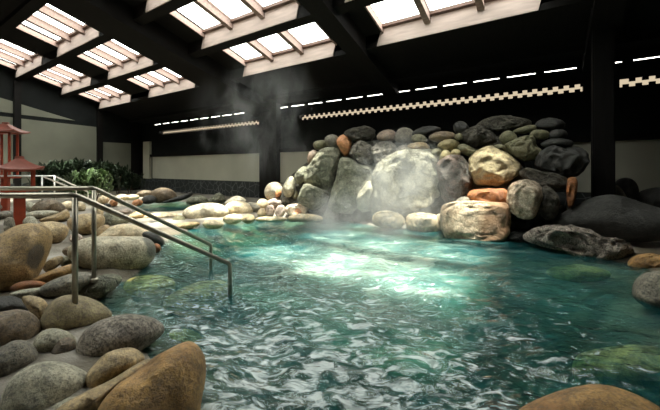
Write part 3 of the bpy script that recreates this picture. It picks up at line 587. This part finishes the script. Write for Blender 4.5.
Rk('boulder', 'second large cream boulder, right of the grey-banded one', 'cream', '223,209 228,203 236,201 245,202 253,207 253,213 244,217 232,217 226,214', ('B', 217,.02), .5, 1, .02, GS)
Rk('stone', 'grey stone at the right shoulder of the second cream boulder', 'grey', '243,206 248,202 256,203 261,208 259,214 252,213', ('B', 215,.04), .5, 1, .03, GS)
Rk('stone', 'flat cream stone in front of the grey-banded boulder', 'cream', '201,224 208,219.5 218,220 225,224 218,229 208,229', ('B', 229,-.02), .6, 1, .03, GS)
Rk('stone', 'white stone wedged between the two large cream boulders', 'cream', '222,219 227,215 234,213.5 242,215 243,220 236,224 226,224', ('B', 224,.0), .5, .9, .03, GS)
Rk('stone', 'cream oval stone at the waterline under the second cream boulder', 'yellow', '242,219 245,215 250,214 255,217 255,221 248,224 243,222', ('B', 224,.0), .5, 1, .02, GS)
Rk('stone', 'yellowish stone in front of the round grey boulder', 'cream', '256,205 258,200 264,198.5 269,202 268,208 259,209', ('B', 211,.08), .5, 1, .03, GS)
Rk('stone', 'pinkish white stone under the small orange stone', 'pink', '266,205 270,198 278,196.5 284,200 286,206 277,209', ('B', 211,.06), .5, 1, .03, GS)
Rk('stone', 'left one of two upright pinkish stones at the water', 'pink', '265.5,206 273.5,204 274.5,211 273.5,217 266,217', ('B', 218,.02), .5, .7, .04, GS)
Rk('stone', 'right one of two upright pinkish stones at the water', 'pink', '275.5,206 284,204.5 285.5,211 283,217 275.5,217', ('B', 218,.02), .5, .7, .04, GS)
Rk('stone', 'square white stone with an orange face at the waterline', 'SQOR', '285.5,206 295,203.5 306,204.5 309,210 307,216 292,217 286,215', ('B', 217,.02), .45, .6, .04, GS)
Rk('boulder', 'round grey boulder standing before the slate wall', 'BROWNTOP', '264,193 267,185 273,182 280,183 284,188 284,196 276,200 268,200', ('B', 207,.16), .5, 1, .03, GS)
Rk('stone', 'small orange stone set before the round grey boulder', 'ORB', '275,194 277,189 280,189 282,193 280,197 276,197', ('B', 206,.2), .6, 1, .03, GS)
Rk('boulder', 'upright egg-shaped pale boulder right of the round grey one', 'pale', '282.5,190 285,182 289,177 293,176.5 295.5,182 294.5,190 291,197 285,196.5', ('B', 208,.18), .5, 1, .03, GS)
Rk('stone', 'grey stone under the egg-shaped boulder', 'grey', '281,203 283,197.5 290,196 294,199 293,205 286,206', ('B', 210,.1), .5, 1, .04, GS)
Rk('stone', "small olive stone right of the egg-shaped boulder's foot", 'olive', '292,197 294,191 298,191 299,196 296,200', ('B', 209,.15), .5, 1, .05, GS)
Rk('rock_slab', 'long flat cream slab awash at the foot of the stone wall', 'cream', '287,218 296,213.5 312,214 323,217 322,221 302,222 290,221', ('B', 222,-.02), .5, .9, .03, GS)
Rk('stone', 'pale yellow stone against the lower left slab of the rock wall', 'cream', '306,212 312,208 320,205.5 327,207 324,212.5 318,215.5 308,215', ('B', 216,.0), .5, .8, .04, GS)
Rk('stone', 'white knob left of the two upright pinkish stones', 'cream', '257,214 259,209 264,208 267,212 265,218 259,218', ('B', 219,.0), .5, 1, .03, GS)
Rk('rock_slab', 'flat cream stone awash before the two upright pinkish stones', 'cream', '254,219 262,216.5 278,216.5 288,218 284,221.5 262,222', ('B', 222,-.02), .4, 1, .03, GS)
Rk('boulder', 'left white boulder standing in the water before the largest pale boulder', 'cream', '372,222 374,214 382,211 396,211 404,214 406,223 402,229 380,229', ('B', 231,-.02), .45, .85, .03, GS)
Rk('boulder', 'right white boulder in the water, touching the granite block', 'cream', '405,224 407,215 418,212.5 432,214 441,217 444,225 440,231 425,233 408,230', ('B', 233,-.02), .45, .85, .04, GS)
Rk('stone', 'small white stone on the edge between the white boulder and the granite block', 'cream', '435,220 437,214 443,213 446,217 445,223 438,223', ('B', 228,.08), .5, 1, .04, GS)
Rk('boulder', 'tilted grey-green slab at the upper left of the rock wall', 'slab', '304,175 309,165 313,157 321,150.5 331,148.5 339,151 342,157 340,165 337,176 334,186 331,193 318,190 308,184.5 303,181', ('Y', 6.74), .4, .75, .04, GW)
Rk('boulder', "triangular grey slab at the foot of the wall's left end", 'slab', '299,190 304,182.5 316,188.5 330,193 329,202 325,209 312,209 303,205 298,199', ('Y', 6.46), .4, .75, .03, GW)
Rk('boulder', 'great leaning grey-green slab in the middle left of the wall', 'slab', '341,160 350,158 362,162 374,165 378,172 375,181 368,186 362,196 359,208 350,218 332,218 325,210 330,197 335,184 339,170', ('Y', 6.55), .35, .75, .05, GW)
Rk('boulder', 'pale curved stone leaning between the great slab and the largest boulder', 'pale', '357,196 362,187 370,180.5 375,183 376,195 375,210 358,212', ('Y', 6.45), .45, .9, .03, GW)
Rk('boulder', 'largest pale boulder in the middle of the rock wall', 'BIGROCK', '376,169 384,161 396,156 409,152 421,150.5 433,153 438,162 441,181 442,198 441,215 410,217 376,216 374,200 374.5,185', ('Y', 6.59), .4, .7, .03, GW)
Rk('boulder', 'dark speckled boulder with pink streaks right of the largest pale one', 'PINKDARK', '437,166 444,159 455,156.5 464,160 469.5,170 471,185 467,196 456,203 444,202 440,182', ('Y', 6.64), .45, .85, .05, GW)
Rk('boulder', 'big yellow rough boulder high in the right half of the wall', 'yellow', '470,157 480,150 493,147 506,149.5 514,155 519.5,164 517,173 508,180 493,186 478,187.5 472,184 471,168', ('Y', 6.78), .4, .75, .03, GW)
Rk('boulder', 'bright orange brick-shaped stone under the yellow boulder', 'orange', '467.5,195 472,190 488,189 508.5,188 509,205 480,204.5 469,201', ('Y', 6.45), .45, .6, .03, GW)
Rk('boulder', 'pale blocky boulder standing right of the orange stone', 'sand', '508,191 516,182.5 530,180.5 541,185 543,195 541.5,207 538,217 532,221 521,217 509,208', ('Y', 6.15), .5, .65, .05, GW)
Rk('boulder', 'dark rock close behind the right side of the pale blocky boulder', 'crag', '539,186 550,187 557,194 560,204 557,215 547,219 540,213', ('Y', 6.38), .5, .85, .06, GW)
Rk('boulder', 'square granite block at the waterline, its sunlit half white, its unlit half coloured brown', 'GRANITE', '443.5,208 450,205 460.5,202.5 485,203.5 508,205 508,212 506,239 491,241.5 460,239 445,235', ('B', 241,-.03), .42, .5, .025, GW)
Rk('pebble', "grey pebble lying on top of the granite block's left corner", 'grey', '455,203 459,198 466,196.5 470,200 468,205 459,205', ('Y', 6.40), .5, 1, .03, GW)
Rk('stone', 'upright brick-orange stone at the far right of the wall', 'orange', '566.5,180 571,178 577,179 577.5,187 575.5,200 572,209 567,206', ('Y', 6.48), .6, .7, .04, GW)
Rk('boulder', "big dark rough boulder at the wall's right end beside the black post", 'dark', '536,167 540,153 550,146 565,144 582,146 589,152 588,165 580,174 565,178 548,175 540,171', ('Y', 6.86), .45, .85, .05, GW)
Rk('boulder', 'brown flat rock between the pale blocky boulder and the dark boulder', 'crag', '519,174 527,168 540,171 555,174 566,178 567,187 555,191 542,187 530,181', ('Y', 6.64), .4, .8, .07, GW)
Rk('boulder', 'greenish rock with a chipped pinkish face right above the yellow boulder', 'olive', '504,147 513,140 525,136.5 535,137 535,146 541,150 538,156 530,161 518,161 510,156', ('Y', 7.00), .5, .7, .06, GW)
Rk('boulder', "long dark flat rock on top of the wall's right half", 'crag', '477,126 489,118 505,115.5 525,116.5 535,122 529,128 511,130 500,132 485,131', ('Y', 7.28), .5, .85, .05, GW)
Rk('stone', 'pale elongated stone near the top right of the wall', 'olive', '512,132 520,127.5 532,124.5 537,127 534,131.5 522,134', ('Y', 7.22), .8, 1, .03, GW)
Rk('stone', 'round tan stone under the long dark flat rock', 'olive', '499,139 503,132.5 510,130.5 516,135 517,141 511,145 503,144', ('Y', 7.12), .5, 1, .03, GW)
Rk('boulder', "dark rough rock directly above the yellow boulder's left part", 'crag', '460,140 463,130 475,126.5 488,127 497,132 501,140 493,146 480,149 467,146', ('Y', 7.12), .5, .85, .07, GW)
Rk('stone', 'dark round stone on top of the wall left of the long dark flat rock', 'dark', '454,131 454,124 461,121 468,125 468,133 460,135', ('Y', 7.24), .5, 1, .04, GW)
Rk('stone', 'dark flat stone at the top right end of the wall', 'dark', '534,127 540,120 552,117.5 565,122 563,129 545,130', ('Y', 7.28), .6, 1, .04, GW)
Rk('stone', 'brownish flat stone under the pale elongated one', 'olive', '529,135 534,130 545,130 550,134 547,139 534,139', ('Y', 7.16), .6, 1, .04, GW)
Rk('stone', "dark flat stone third from the top at the wall's right end", 'dark', '548,135 554,129.5 565,130 568,135 562,139 551,139', ('Y', 7.16), .6, 1, .04, GW)
Rk('stone', 'dark flat stone lying on the big dark rough boulder', 'dark', '540,145 548,139 565,138.5 573,142 570,147 550,148', ('Y', 7.06), .6, 1, .04, GW)
Rk('stone', "yellow peanut-shaped stone left of the wall's dark rough rock", 'YEL', '437,146 443,140.5 452,139.5 459,142 458,148 450,151 441,150', ('Y', 7.04), .6, 1, .05, GW)
Rk('stone', 'long narrow yellow stone standing under the peanut-shaped one', 'YEL', '439,160 441,153 445,149.5 450,152 450,158 446,163 441,163', ('Y', 6.91), .6, 1, .03, GW)
Rk('stone', 'small olive stone left of the narrow yellow one', 'olive', '430,153 434,148.5 441,149 442,153 437,157 432,156', ('Y', 6.95), .6, 1, .04, GW)
Rk('stone', 'small olive stone right of the narrow yellow one', 'YEL', '450,154 453,149.5 459,149.5 461,153 457,157 451,157', ('Y', 6.95), .6, 1, .04, GW)
Rk('stone', 'brown slanting stone between the peanut-shaped stone and the yellow boulder', 'olive', '456,147 462,143.5 472,147.5 479,152 471,157 461,153', ('Y', 6.98), .6, 1, .04, GW)
Rk('stone', 'round olive stone above the largest pale boulder', 'olive', '411,141 413,135.5 419,133.5 426,137 427,142 420,144', ('Y', 7.11), .6, 1, .03, GW)
Rk('stone', 'long tan stone lying on the largest pale boulder', 'tan', '405,148 414,142 424,142.5 430,147 425,151 410,152', ('Y', 7.02), .6, 1, .05, GW)
Rk('stone', 'brown flat stone on the wall top left of the peanut-shaped stone', 'brown', '428,137 438,131.5 450,132 457,136 448,141 434,142', ('Y', 7.13), .6, 1, .05, GW)
Rk('stone', 'small brown stone right of the wall-top brown flat stone', 'olive', '454,138 457,133 463,134 463,139 458,141', ('Y', 7.13), .6, 1, .04, GW)
Rk('stone', 'smooth orange upright stone at the top left of the wall', 'ORB', '336.5,142 339.5,136.5 344.5,135 350.5,138.5 351,145 348.5,153 345.5,156.5 341,151', ('Y', 7.03), .5, 1, .02, GW)
Rk('boulder', 'craggy brown-grey rock right of the smooth orange upright stone', 'rough', '350,148 355,141.5 363,139.5 371,144 375,152 373,161 365,166 357,162 351,157', ('Y', 6.95), .5, .8, .07, GW)
Rk('boulder', "dark flat-topped rock at the highest point of the wall's left half", 'crag', '344,133 352,126.5 362,125.5 373,129 378,136 372,143 357,143 349,138', ('Y', 7.16), .5, .85, .05, GW)
Rk('stone', 'oval pinkish-brown stone at the wall top left of centre', 'pink2', '376,138 381,131.5 390,129.5 396,133 395,140 385,143', ('Y', 7.14), .6, 1, .03, GW)
Rk('boulder', 'craggy grey rock between the pinkish-brown stone and the largest boulder', 'rough', '371,151 378,142 390,142 397,148 393,156 384,162 376,167 372,162', ('Y', 6.93), .45, .8, .07, GW)
Rk('stone', 'grey stone at the wall top right of the pinkish-brown one', 'grey', '395,139 397,131 404,127.5 412,130 414,137 408,143 399,143', ('Y', 7.15), .5, 1, .04, GW)
Rk('boulder', 'long pale grey rock lying along the top of the largest boulder', 'rough', '394,152 402,144.5 412,147 426,150 416,154 400,159', ('Y', 6.96), .5, .85, .05, GW)
Rk('stone', "green and pink oval stone at the wall's upper left corner", 'olive', '313,144 317,140.5 326,140.5 329,144.5 322,149.5 315,150', ('Y', 7.04), .6, 1, .03, GW)
Rk('stone', 'grey stone between the green-pink oval and the orange upright stone', 'grey', '324,139 330,134.5 338,136.5 341,146 334,151 328,148', ('Y', 7.07), .5, 1, .05, GW)
Rk('stone', 'small pinkish stone at the left edge of the tilted slab', 'pink2', '307,160 308.5,153 314,149.5 318,153 314,160 309,165', ('Y', 6.90), .5, 1, .04, GW)
Rk('stone', "grey-green stone at the wall's left end beside the egg-shaped boulder", 'slab', '294,179 297,171 304,166 309,170 306,179 299,185', ('Y', 6.69), .5, 1, .04, GW)
Rk('stone', 'dark flat stone on the wall top right of centre', 'dark', '411,134 420,127.5 432,126 442,129 431,134 418,137', ('Y', 7.20), .6, 1, .04, GW)
Rk('stone', 'rough olive stone filling the gap between the wall top and the yellow boulder', 'olive', '492,147 500,143.5 506,147 508,151 500,150', ('Y', 7.01), .7, 1, .05, GW)
Rk('boulder', 'long craggy grey-pink rock ledge rising from the water at the right', 'ledge', '522,239 536,225 550,223 568,225 585,229 600,236 607,244 606,258 600,260 588,261 575,258 556,252 540,245', ('B', 257,-.03), .42, .75, .085, GR)
Rk('boulder', 'craggy grey rock between the long ledge and the tan slab', 'ledge', '592,240 604,238 620,238.5 632,246 633,254 620,262 604,262 594,252', ('B', 262,-.03), .45, .75, .085, GR)
Rk('boulder', 'great dark smooth boulder at the foot of the black post', 'dark', '550,226 560,216 575,207.5 590,199.5 605.5,195.5 618,196 632,200 646,205 664,210 680,222 678,238 652,241 630,242 608,237 584,230 565,227', ('B', 247, .08), .26, 1, .03, GR)
Rk('boulder', 'dark round boulder standing before the pale panel right of the black post', 'dark', '612,192 615,182 622,178 631,178.5 637,184 639,193 635,203 618,204', ('Y', 7.95), .5, 1, .04, GR)
Rk('stone', 'pale wedge stone leaning on the dark round boulder', 'grey', '614,198 615,185 619,186 624,192 628,200', ('Y', 7.75), .3, .9, .04, GR)
Rk('boulder', 'dark boulder at the right edge before the pale panel', 'dark', '636,197 642,190 655,187.5 672,188 680,200 670,212 645,211', ('Y', 7.9), .5, 1, .04, GR)
Rk('boulder', 'tan flat-topped rock at the right edge above the smooth grey boulder', 'ochre', '627.5,264 633,257 641,254 655,253.5 675,254 680,266 650,272 634,270', ('B', 272,-.02), .45, .85, .03, GR)
Rk('boulder', 'smooth grey boulder at the right edge in the water', 'grey', '631,297 633,286 640,276 650,272.5 665,271 682,276 690,300 662,312 642,306', ('B', 312,-.03), .5, .9, .03, GR)
Rk('stone', 'small low stone between the craggy ledge and the great dark boulder', 'pale', '588,231 594,227.5 603,229 608,234 598,236', ('B', 240,.12), .7, .9, .04, GR)
Rk('stone', 'dark grey flat stone at the waterline right of the granite block', 'dark', '506,238 513,230 524,231 533,236 528,241 514,242', ('B', 242,.0), .5, .85, .05, GR)
Rk('boulder', 'black rock in the recess under the pale blocky boulder', 'dark', '506,224 509,208 521,215 532,219 540,222 537,231 520,234', ('B', 238,.02), .6, .85, .05, GR)
Rk('stone', 'grey stone at the left foot of the great dark boulder', 'grey', '552,216 556,206 563,205 568,210 562,219 555,222', ('B', 232,.1), .6, .9, .05, GR)
Rk('boulder', 'rough ochre boulder cut by the bottom edge at the right', 'ochre', '500,440 512,420 525,408 548,397 576,388.5 602,386 625,392 648,403 665,414 685,440 640,480 560,480', ('B', 475,-.05), .4, 1, .02, GR)
Rk('boulder', 'big olive boulder under the water at the right edge', 'under', '574,368 580,355 600,347 630,345 665,350 695,370 695,400 640,415 600,398 580,384', ('C', -.29), .45, 1, .03, GU)
Rk('boulder', 'olive boulder under the water before the craggy ledge', 'under', '543,273 555,266 580,264.5 600,268 616,276 605,286 575,289 552,284', ('C', -.24), .3, 1, .03, GU)
Rk('boulder', 'reddish brown boulder under the water left of the rough ochre boulder', 'REDB', '478,412 484,402 500,399 516,402 526,415 520,430 490,430', ('C', -.2), .5, 1, .03, GU)
Rk('boulder', 'yellow-green flat boulder under the water below the rail ends', 'under', '163,302 178,290 200,282 222,278 232,288 227,303 207,314 180,317 167,311', ('C', -.23), .45, 1, .03, GU)
Rk('boulder', 'olive flat boulder under the water between the handrails and the shore', 'under', '110,301 120,284 138,276 164,275 177,284 168,299 150,308 126,311', ('C', -.20), .4, 1, .03, GU)
Rk('boulder', 'yellowish stone under the water right of the speckled boulder', 'under', '160,345 168,333 184,328 200,334 203,345 192,355 172,356', ('C', -.28), .5, 1, .03, GU)
Rk('boulder', 'pale stone under the water right of the ochre boulder', 'under', '203,395 206,378 214,372 224,380 226,396 216,408', ('C', -.3), .5, 1, .03, GU)

# ---------------------------------------------------------------- handrails
def handrail(label, lead, top, foot, slope_end, end_foot, r, m, cat='handrail', group=None):
    """all points in world metres"""
    root = bpy.data.objects.new('handrail', None); COL.objects.link(root); root.location = foot
    tag(root, label, cat, group)
    def part(mb, name): 
        o = mb.build(name, m, None, True); o.parent = root; o.location = -foot; return o
    def bend(a, b, c, q=.06, n=6):
        a, b, c = Vector(a), Vector(b), Vector(c); p0 = b+(a-b).normalized()*q; p2 = b+(c-b).normalized()*q
        return [p0*(1-t)**2+b*2*t*(1-t)+p2*t*t for t in [i/n for i in range(n+1)]]
    part(MB().tube([lead]+bend(lead, top, slope_end, .05)+bend(top, slope_end, end_foot, .03)+[end_foot], r), 'top_rail')
    part(MB().tube([foot, top-Vector((0, 0, r*.8))], r*.92), 'post')
    part(MB().tube([foot+Vector((0, 0, -.005)), foot+Vector((0, 0, .02)), foot+Vector((0, 0, .03))], [r*1.9, r*1.8, r*1.1], 20), 'base_flange')
    return root
foot = gp(75, 312, .19); top = foot+Vector((0, 0, .86)); e = at_d(230, 264, 3.18); ef = Vector((e.x, e.y, -.3))
lead = top+c2w(-2.2, -.12)
handrail('nearest steel handrail, sloping from the boulders into the pool', lead, top, foot, e, ef, .021, M_steel, group='steel handrails')
foot = gp(94, 281, .19); top = foot+Vector((0, 0, .87)); e = at_d(211, 245, 4.07); ef = Vector((e.x, e.y, -.3))
handrail('second steel handrail, just behind and parallel to the nearest one', top+c2w(-2.8, -.1), top, foot, e, ef, .021, M_steel, group='steel handrails')
foot = at_d(42, 204, 8.0); top = at_d(42, 176, 8.0); e = at_d(76, 190, 9.4)
handrail('thin pale handrail far behind, starting right of the red lantern', top+c2w(-2.2, 0), top, foot, e, e-Vector((0, 0, .7)), .02, M_paint, group='steel handrails')
foot = at_d(54.5, 202, 8.6); top = at_d(54.5, 176, 8.6); e = at_d(88, 192, 10)
handrail('farthest thin pale handrail, in front of the shrubs', top+c2w(-2.2, 0), top, foot, e, e-Vector((0, 0, .7)), .02, M_paint, group='steel handrails')

# ---------------------------------------------------------------- red lanterns
def lantern(label, base, height, rw, body_z, cage, pw, rot):
    root = bpy.data.objects.new('garden_lantern', None); COL.objects.link(root); root.location = base; root.rotation_euler = (0, 0, rot)
    tag(root, label, 'lantern', 'red wooden lanterns')
    MB().box((-pw/2, -pw/2, -.1), (pw/2, pw/2, body_z), .01).build('post', M_red, root)
    MB().box((-cage*.62, -cage*.62, body_z), (cage*.62, cage*.62, body_z+.05), .008).build('platform', M_red, root)
    h1 = height-.2
    for sx in (-1, 1):
        for sy in (-1, 1):
            x, y = sx*cage*.46, sy*cage*.46; MB().box((x-.022, y-.022, body_z+.05), (x+.022, y+.022, h1), .004).build('cage_post', M_red, root)
    # hipped roof with upturned eaves
    def roof(w, z0, z1, th):
        bm = bmesh.new(); n = 8; top_ = {}
        rings = []
        for j in range(n+1):
            t = j/n; r = w*(1-t*.82); z = z0+(z1-z0)*(t**1.5)
            ring = []
            for side in range(4):
                for q in range(6):
                    u = q/6*2-1; lift = .05*abs(u)**3*(1-t)
                    p = [(u, -1), (1, u), (-u, 1), (-1, -u)][side]
                    ring.append(bm.verts.new((p[0]*r, p[1]*r, z+lift)))
            rings.append(ring)
        for a, b in zip(rings, rings[1:]):
            for i in range(24): bm.faces.new([a[i], a[(i+1) % 24], b[(i+1) % 24], b[i]])
        bm.faces.new(rings[-1]); low = [bm.verts.new(v.co-Vector((0, 0, th))) for v in rings[0]]
        for i in range(24): bm.faces.new([low[i], low[(i+1) % 24], rings[0][(i+1) % 24], rings[0][i]])
        bm.faces.new(low[::-1]); s = MB(); s.bm.free(); s.bm = bm; return s
    rf = roof(rw, h1, height, .025).build('roof', M_redroof, root)
    MB().box((-rw*.2, -.03, height-.01), (rw*.2, .03, height+.05), .01).build('ridge_cap', M_redroof, rf)
    MB().box((-cage*.5, -cage*.5, h1-.05), (cage*.5, cage*.5, h1)).build('top_frame', M_red, root)
b = at_d(19.5, 229, 6.3); lantern('red wooden lantern with small hipped roof on an orange post behind the big tan boulder', b, 1.43-b.z, .34, .80-b.z, .42, .17, YAW+.35+.45)
b = at_d(5.5, 213, 8.4); lantern('taller red lantern at the left edge, its roof level with the wall beam', b, 2.38-b.z, .36, .98-b.z, .36, .14, YAW+.3)

# ---------------------------------------------------------------- shrubs along the left wall
def shrub_mesh(seed_, R_, Hh, n, leaf):
    rnd = random.Random(seed_); V = []; Fc = []
    for i in range(n):
        az = rnd.uniform(0, 6.283); el = rnd.uniform(.3, 1.45); rr = rnd.uniform(.05, .55)
        o_ = Vector((math.cos(az*3.1)*R_*rr, math.sin(az*2.3)*R_*rr, Hh*rnd.uniform(.15, .75)))
        dr = Vector((math.cos(az)*math.cos(el), math.sin(az)*math.cos(el), math.sin(el)))
        ln = leaf*rnd.uniform(.6, 1.3); sd_ = dr.cross(Vector((0, 0, 1))).normalized()*ln*.09; p1 = o_+dr*ln*.5+Vector((0, 0, .02)); p2 = o_+dr*ln-Vector((0, 0, ln*.25))
        b0 = len(V); V += [o_-sd_*.3, o_+sd_*.3, p1+sd_, p1-sd_, p2]; Fc += [(b0, b0+1, b0+2, b0+3), (b0+3, b0+2, b0+4)]
    me = bpy.data.meshes.new('foliage'); me.from_pydata(V, [], Fc); return me
def shrub(x, y, d, R_, Hh, m, label, sd_):
    p = at_X(x, y, -16.75+R_) if d > 12 else at_d(x, y, d); p.z = min(p.z, .12)
    root = bpy.data.objects.new('shrub', None); COL.objects.link(root); root.location = p; tag(root, label, 'shrub', 'shrubs along the left wall')
    me = shrub_mesh(sd_, R_, Hh, 1000, Hh*.24); link('foliage', me, m, root)
    s = MB()
    for q in range(5):
        a_ = q*1.26; s.tube([(0, 0, -.25), (math.cos(a_)*R_*.2, math.sin(a_)*R_*.2, Hh*.35), (math.cos(a_)*R_*.4, math.sin(a_)*R_*.4, Hh*.65)], [.015, .012, .006], 6)
    s.build('stem', M_brown, root)
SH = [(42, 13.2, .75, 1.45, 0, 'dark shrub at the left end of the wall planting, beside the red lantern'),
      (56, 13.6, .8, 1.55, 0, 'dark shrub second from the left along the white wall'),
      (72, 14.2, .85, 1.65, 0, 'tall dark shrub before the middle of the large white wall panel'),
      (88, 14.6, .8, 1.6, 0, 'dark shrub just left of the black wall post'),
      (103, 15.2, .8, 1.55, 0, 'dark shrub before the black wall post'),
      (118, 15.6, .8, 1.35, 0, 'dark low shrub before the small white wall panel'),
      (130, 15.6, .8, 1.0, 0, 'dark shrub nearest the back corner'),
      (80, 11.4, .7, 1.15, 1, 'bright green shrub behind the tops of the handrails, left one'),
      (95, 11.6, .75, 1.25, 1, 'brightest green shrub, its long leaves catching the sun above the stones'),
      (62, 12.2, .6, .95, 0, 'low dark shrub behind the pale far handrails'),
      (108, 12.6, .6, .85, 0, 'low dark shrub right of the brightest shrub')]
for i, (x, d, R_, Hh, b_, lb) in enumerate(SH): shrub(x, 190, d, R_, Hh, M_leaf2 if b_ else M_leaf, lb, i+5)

# ---------------------------------------------------------------- steam
def steam(label, loc, rad, dens, sc, thr, stretch=(1, 1, .6)):
    bm = bmesh.new(); bmesh.ops.create_icosphere(bm, subdivisions=3, radius=1); bmesh.ops.scale(bm, vec=rad, verts=bm.verts)
    me = bpy.data.meshes.new('steam_plume'); bm.to_mesh(me); bm.free()
    m = bpy.data.materials.new('steam'); m.use_nodes = True; nt = m.node_tree; nt.nodes.clear(); N = nt.nodes.new; L = nt.links.new
    o = N('ShaderNodeOutputMaterial'); v = N('ShaderNodeVolumePrincipled'); v.inputs['Color'].default_value = (.95, .97, .97, 1); v.inputs['Anisotropy'].default_value = .1
    tc = N('ShaderNodeTexCoord'); dv = N('ShaderNodeVectorMath'); dv.operation = 'DIVIDE'; L(tc.outputs['Object'], dv.inputs[0]); dv.inputs[1].default_value = rad
    ln = N('ShaderNodeVectorMath'); ln.operation = 'LENGTH'; L(dv.outputs[0], ln.inputs[0])
    fo = N('ShaderNodeMapRange'); fo.interpolation_type = 'SMOOTHSTEP'; fo.inputs[1].default_value = .25; fo.inputs[2].default_value = 1; fo.inputs[3].default_value = 1; fo.inputs[4].default_value = 0; L(ln.outputs['Value'], fo.inputs[0])
    mp = N('ShaderNodeMapping'); mp.inputs['Scale'].default_value = stretch; L(tc.outputs['Object'], mp.inputs[0])
    n = N('ShaderNodeTexNoise'); n.inputs['Scale'].default_value = sc; n.inputs['Detail'].default_value = 8; n.inputs['Roughness'].default_value = .6; n.inputs['Distortion'].default_value = 1.3; L(mp.outputs[0], n.inputs[0])
    r = N('ShaderNodeMapRange'); r.inputs[1].default_value = thr; r.inputs[2].default_value = thr+.25; r.inputs[4].default_value = dens; L(n.outputs[0], r.inputs[0])
    mu = N('ShaderNodeMath'); mu.operation = 'MULTIPLY'; L(fo.outputs[0], mu.inputs[0]); L(r.outputs[0], mu.inputs[1]); L(mu.outputs[0], v.inputs['Density']); L(v.outputs[0], o.inputs['Volume'])
    ob = link('steam_plume', me, m, None, loc); tag(ob, label, 'steam', 'steam over the pool', 'stuff')
steam('bright steam rising off the pool before the largest pale boulder', at_d(400, 195, 6.2), (1.25, .9, 1.4), 1.2, 1.6, .37)
steam('low white steam drifting over the water left of the large boulder', at_d(345, 222, 6.0), (1.6, 1.0, .8), .45, 1.6, .37)
steam('thin wisps of steam rising before the back wall up to the skylights', at_d(255, 120, 8.2), (2.3, 1.3, 2.0), .26, 1.5, .50, (1, 1, .5))
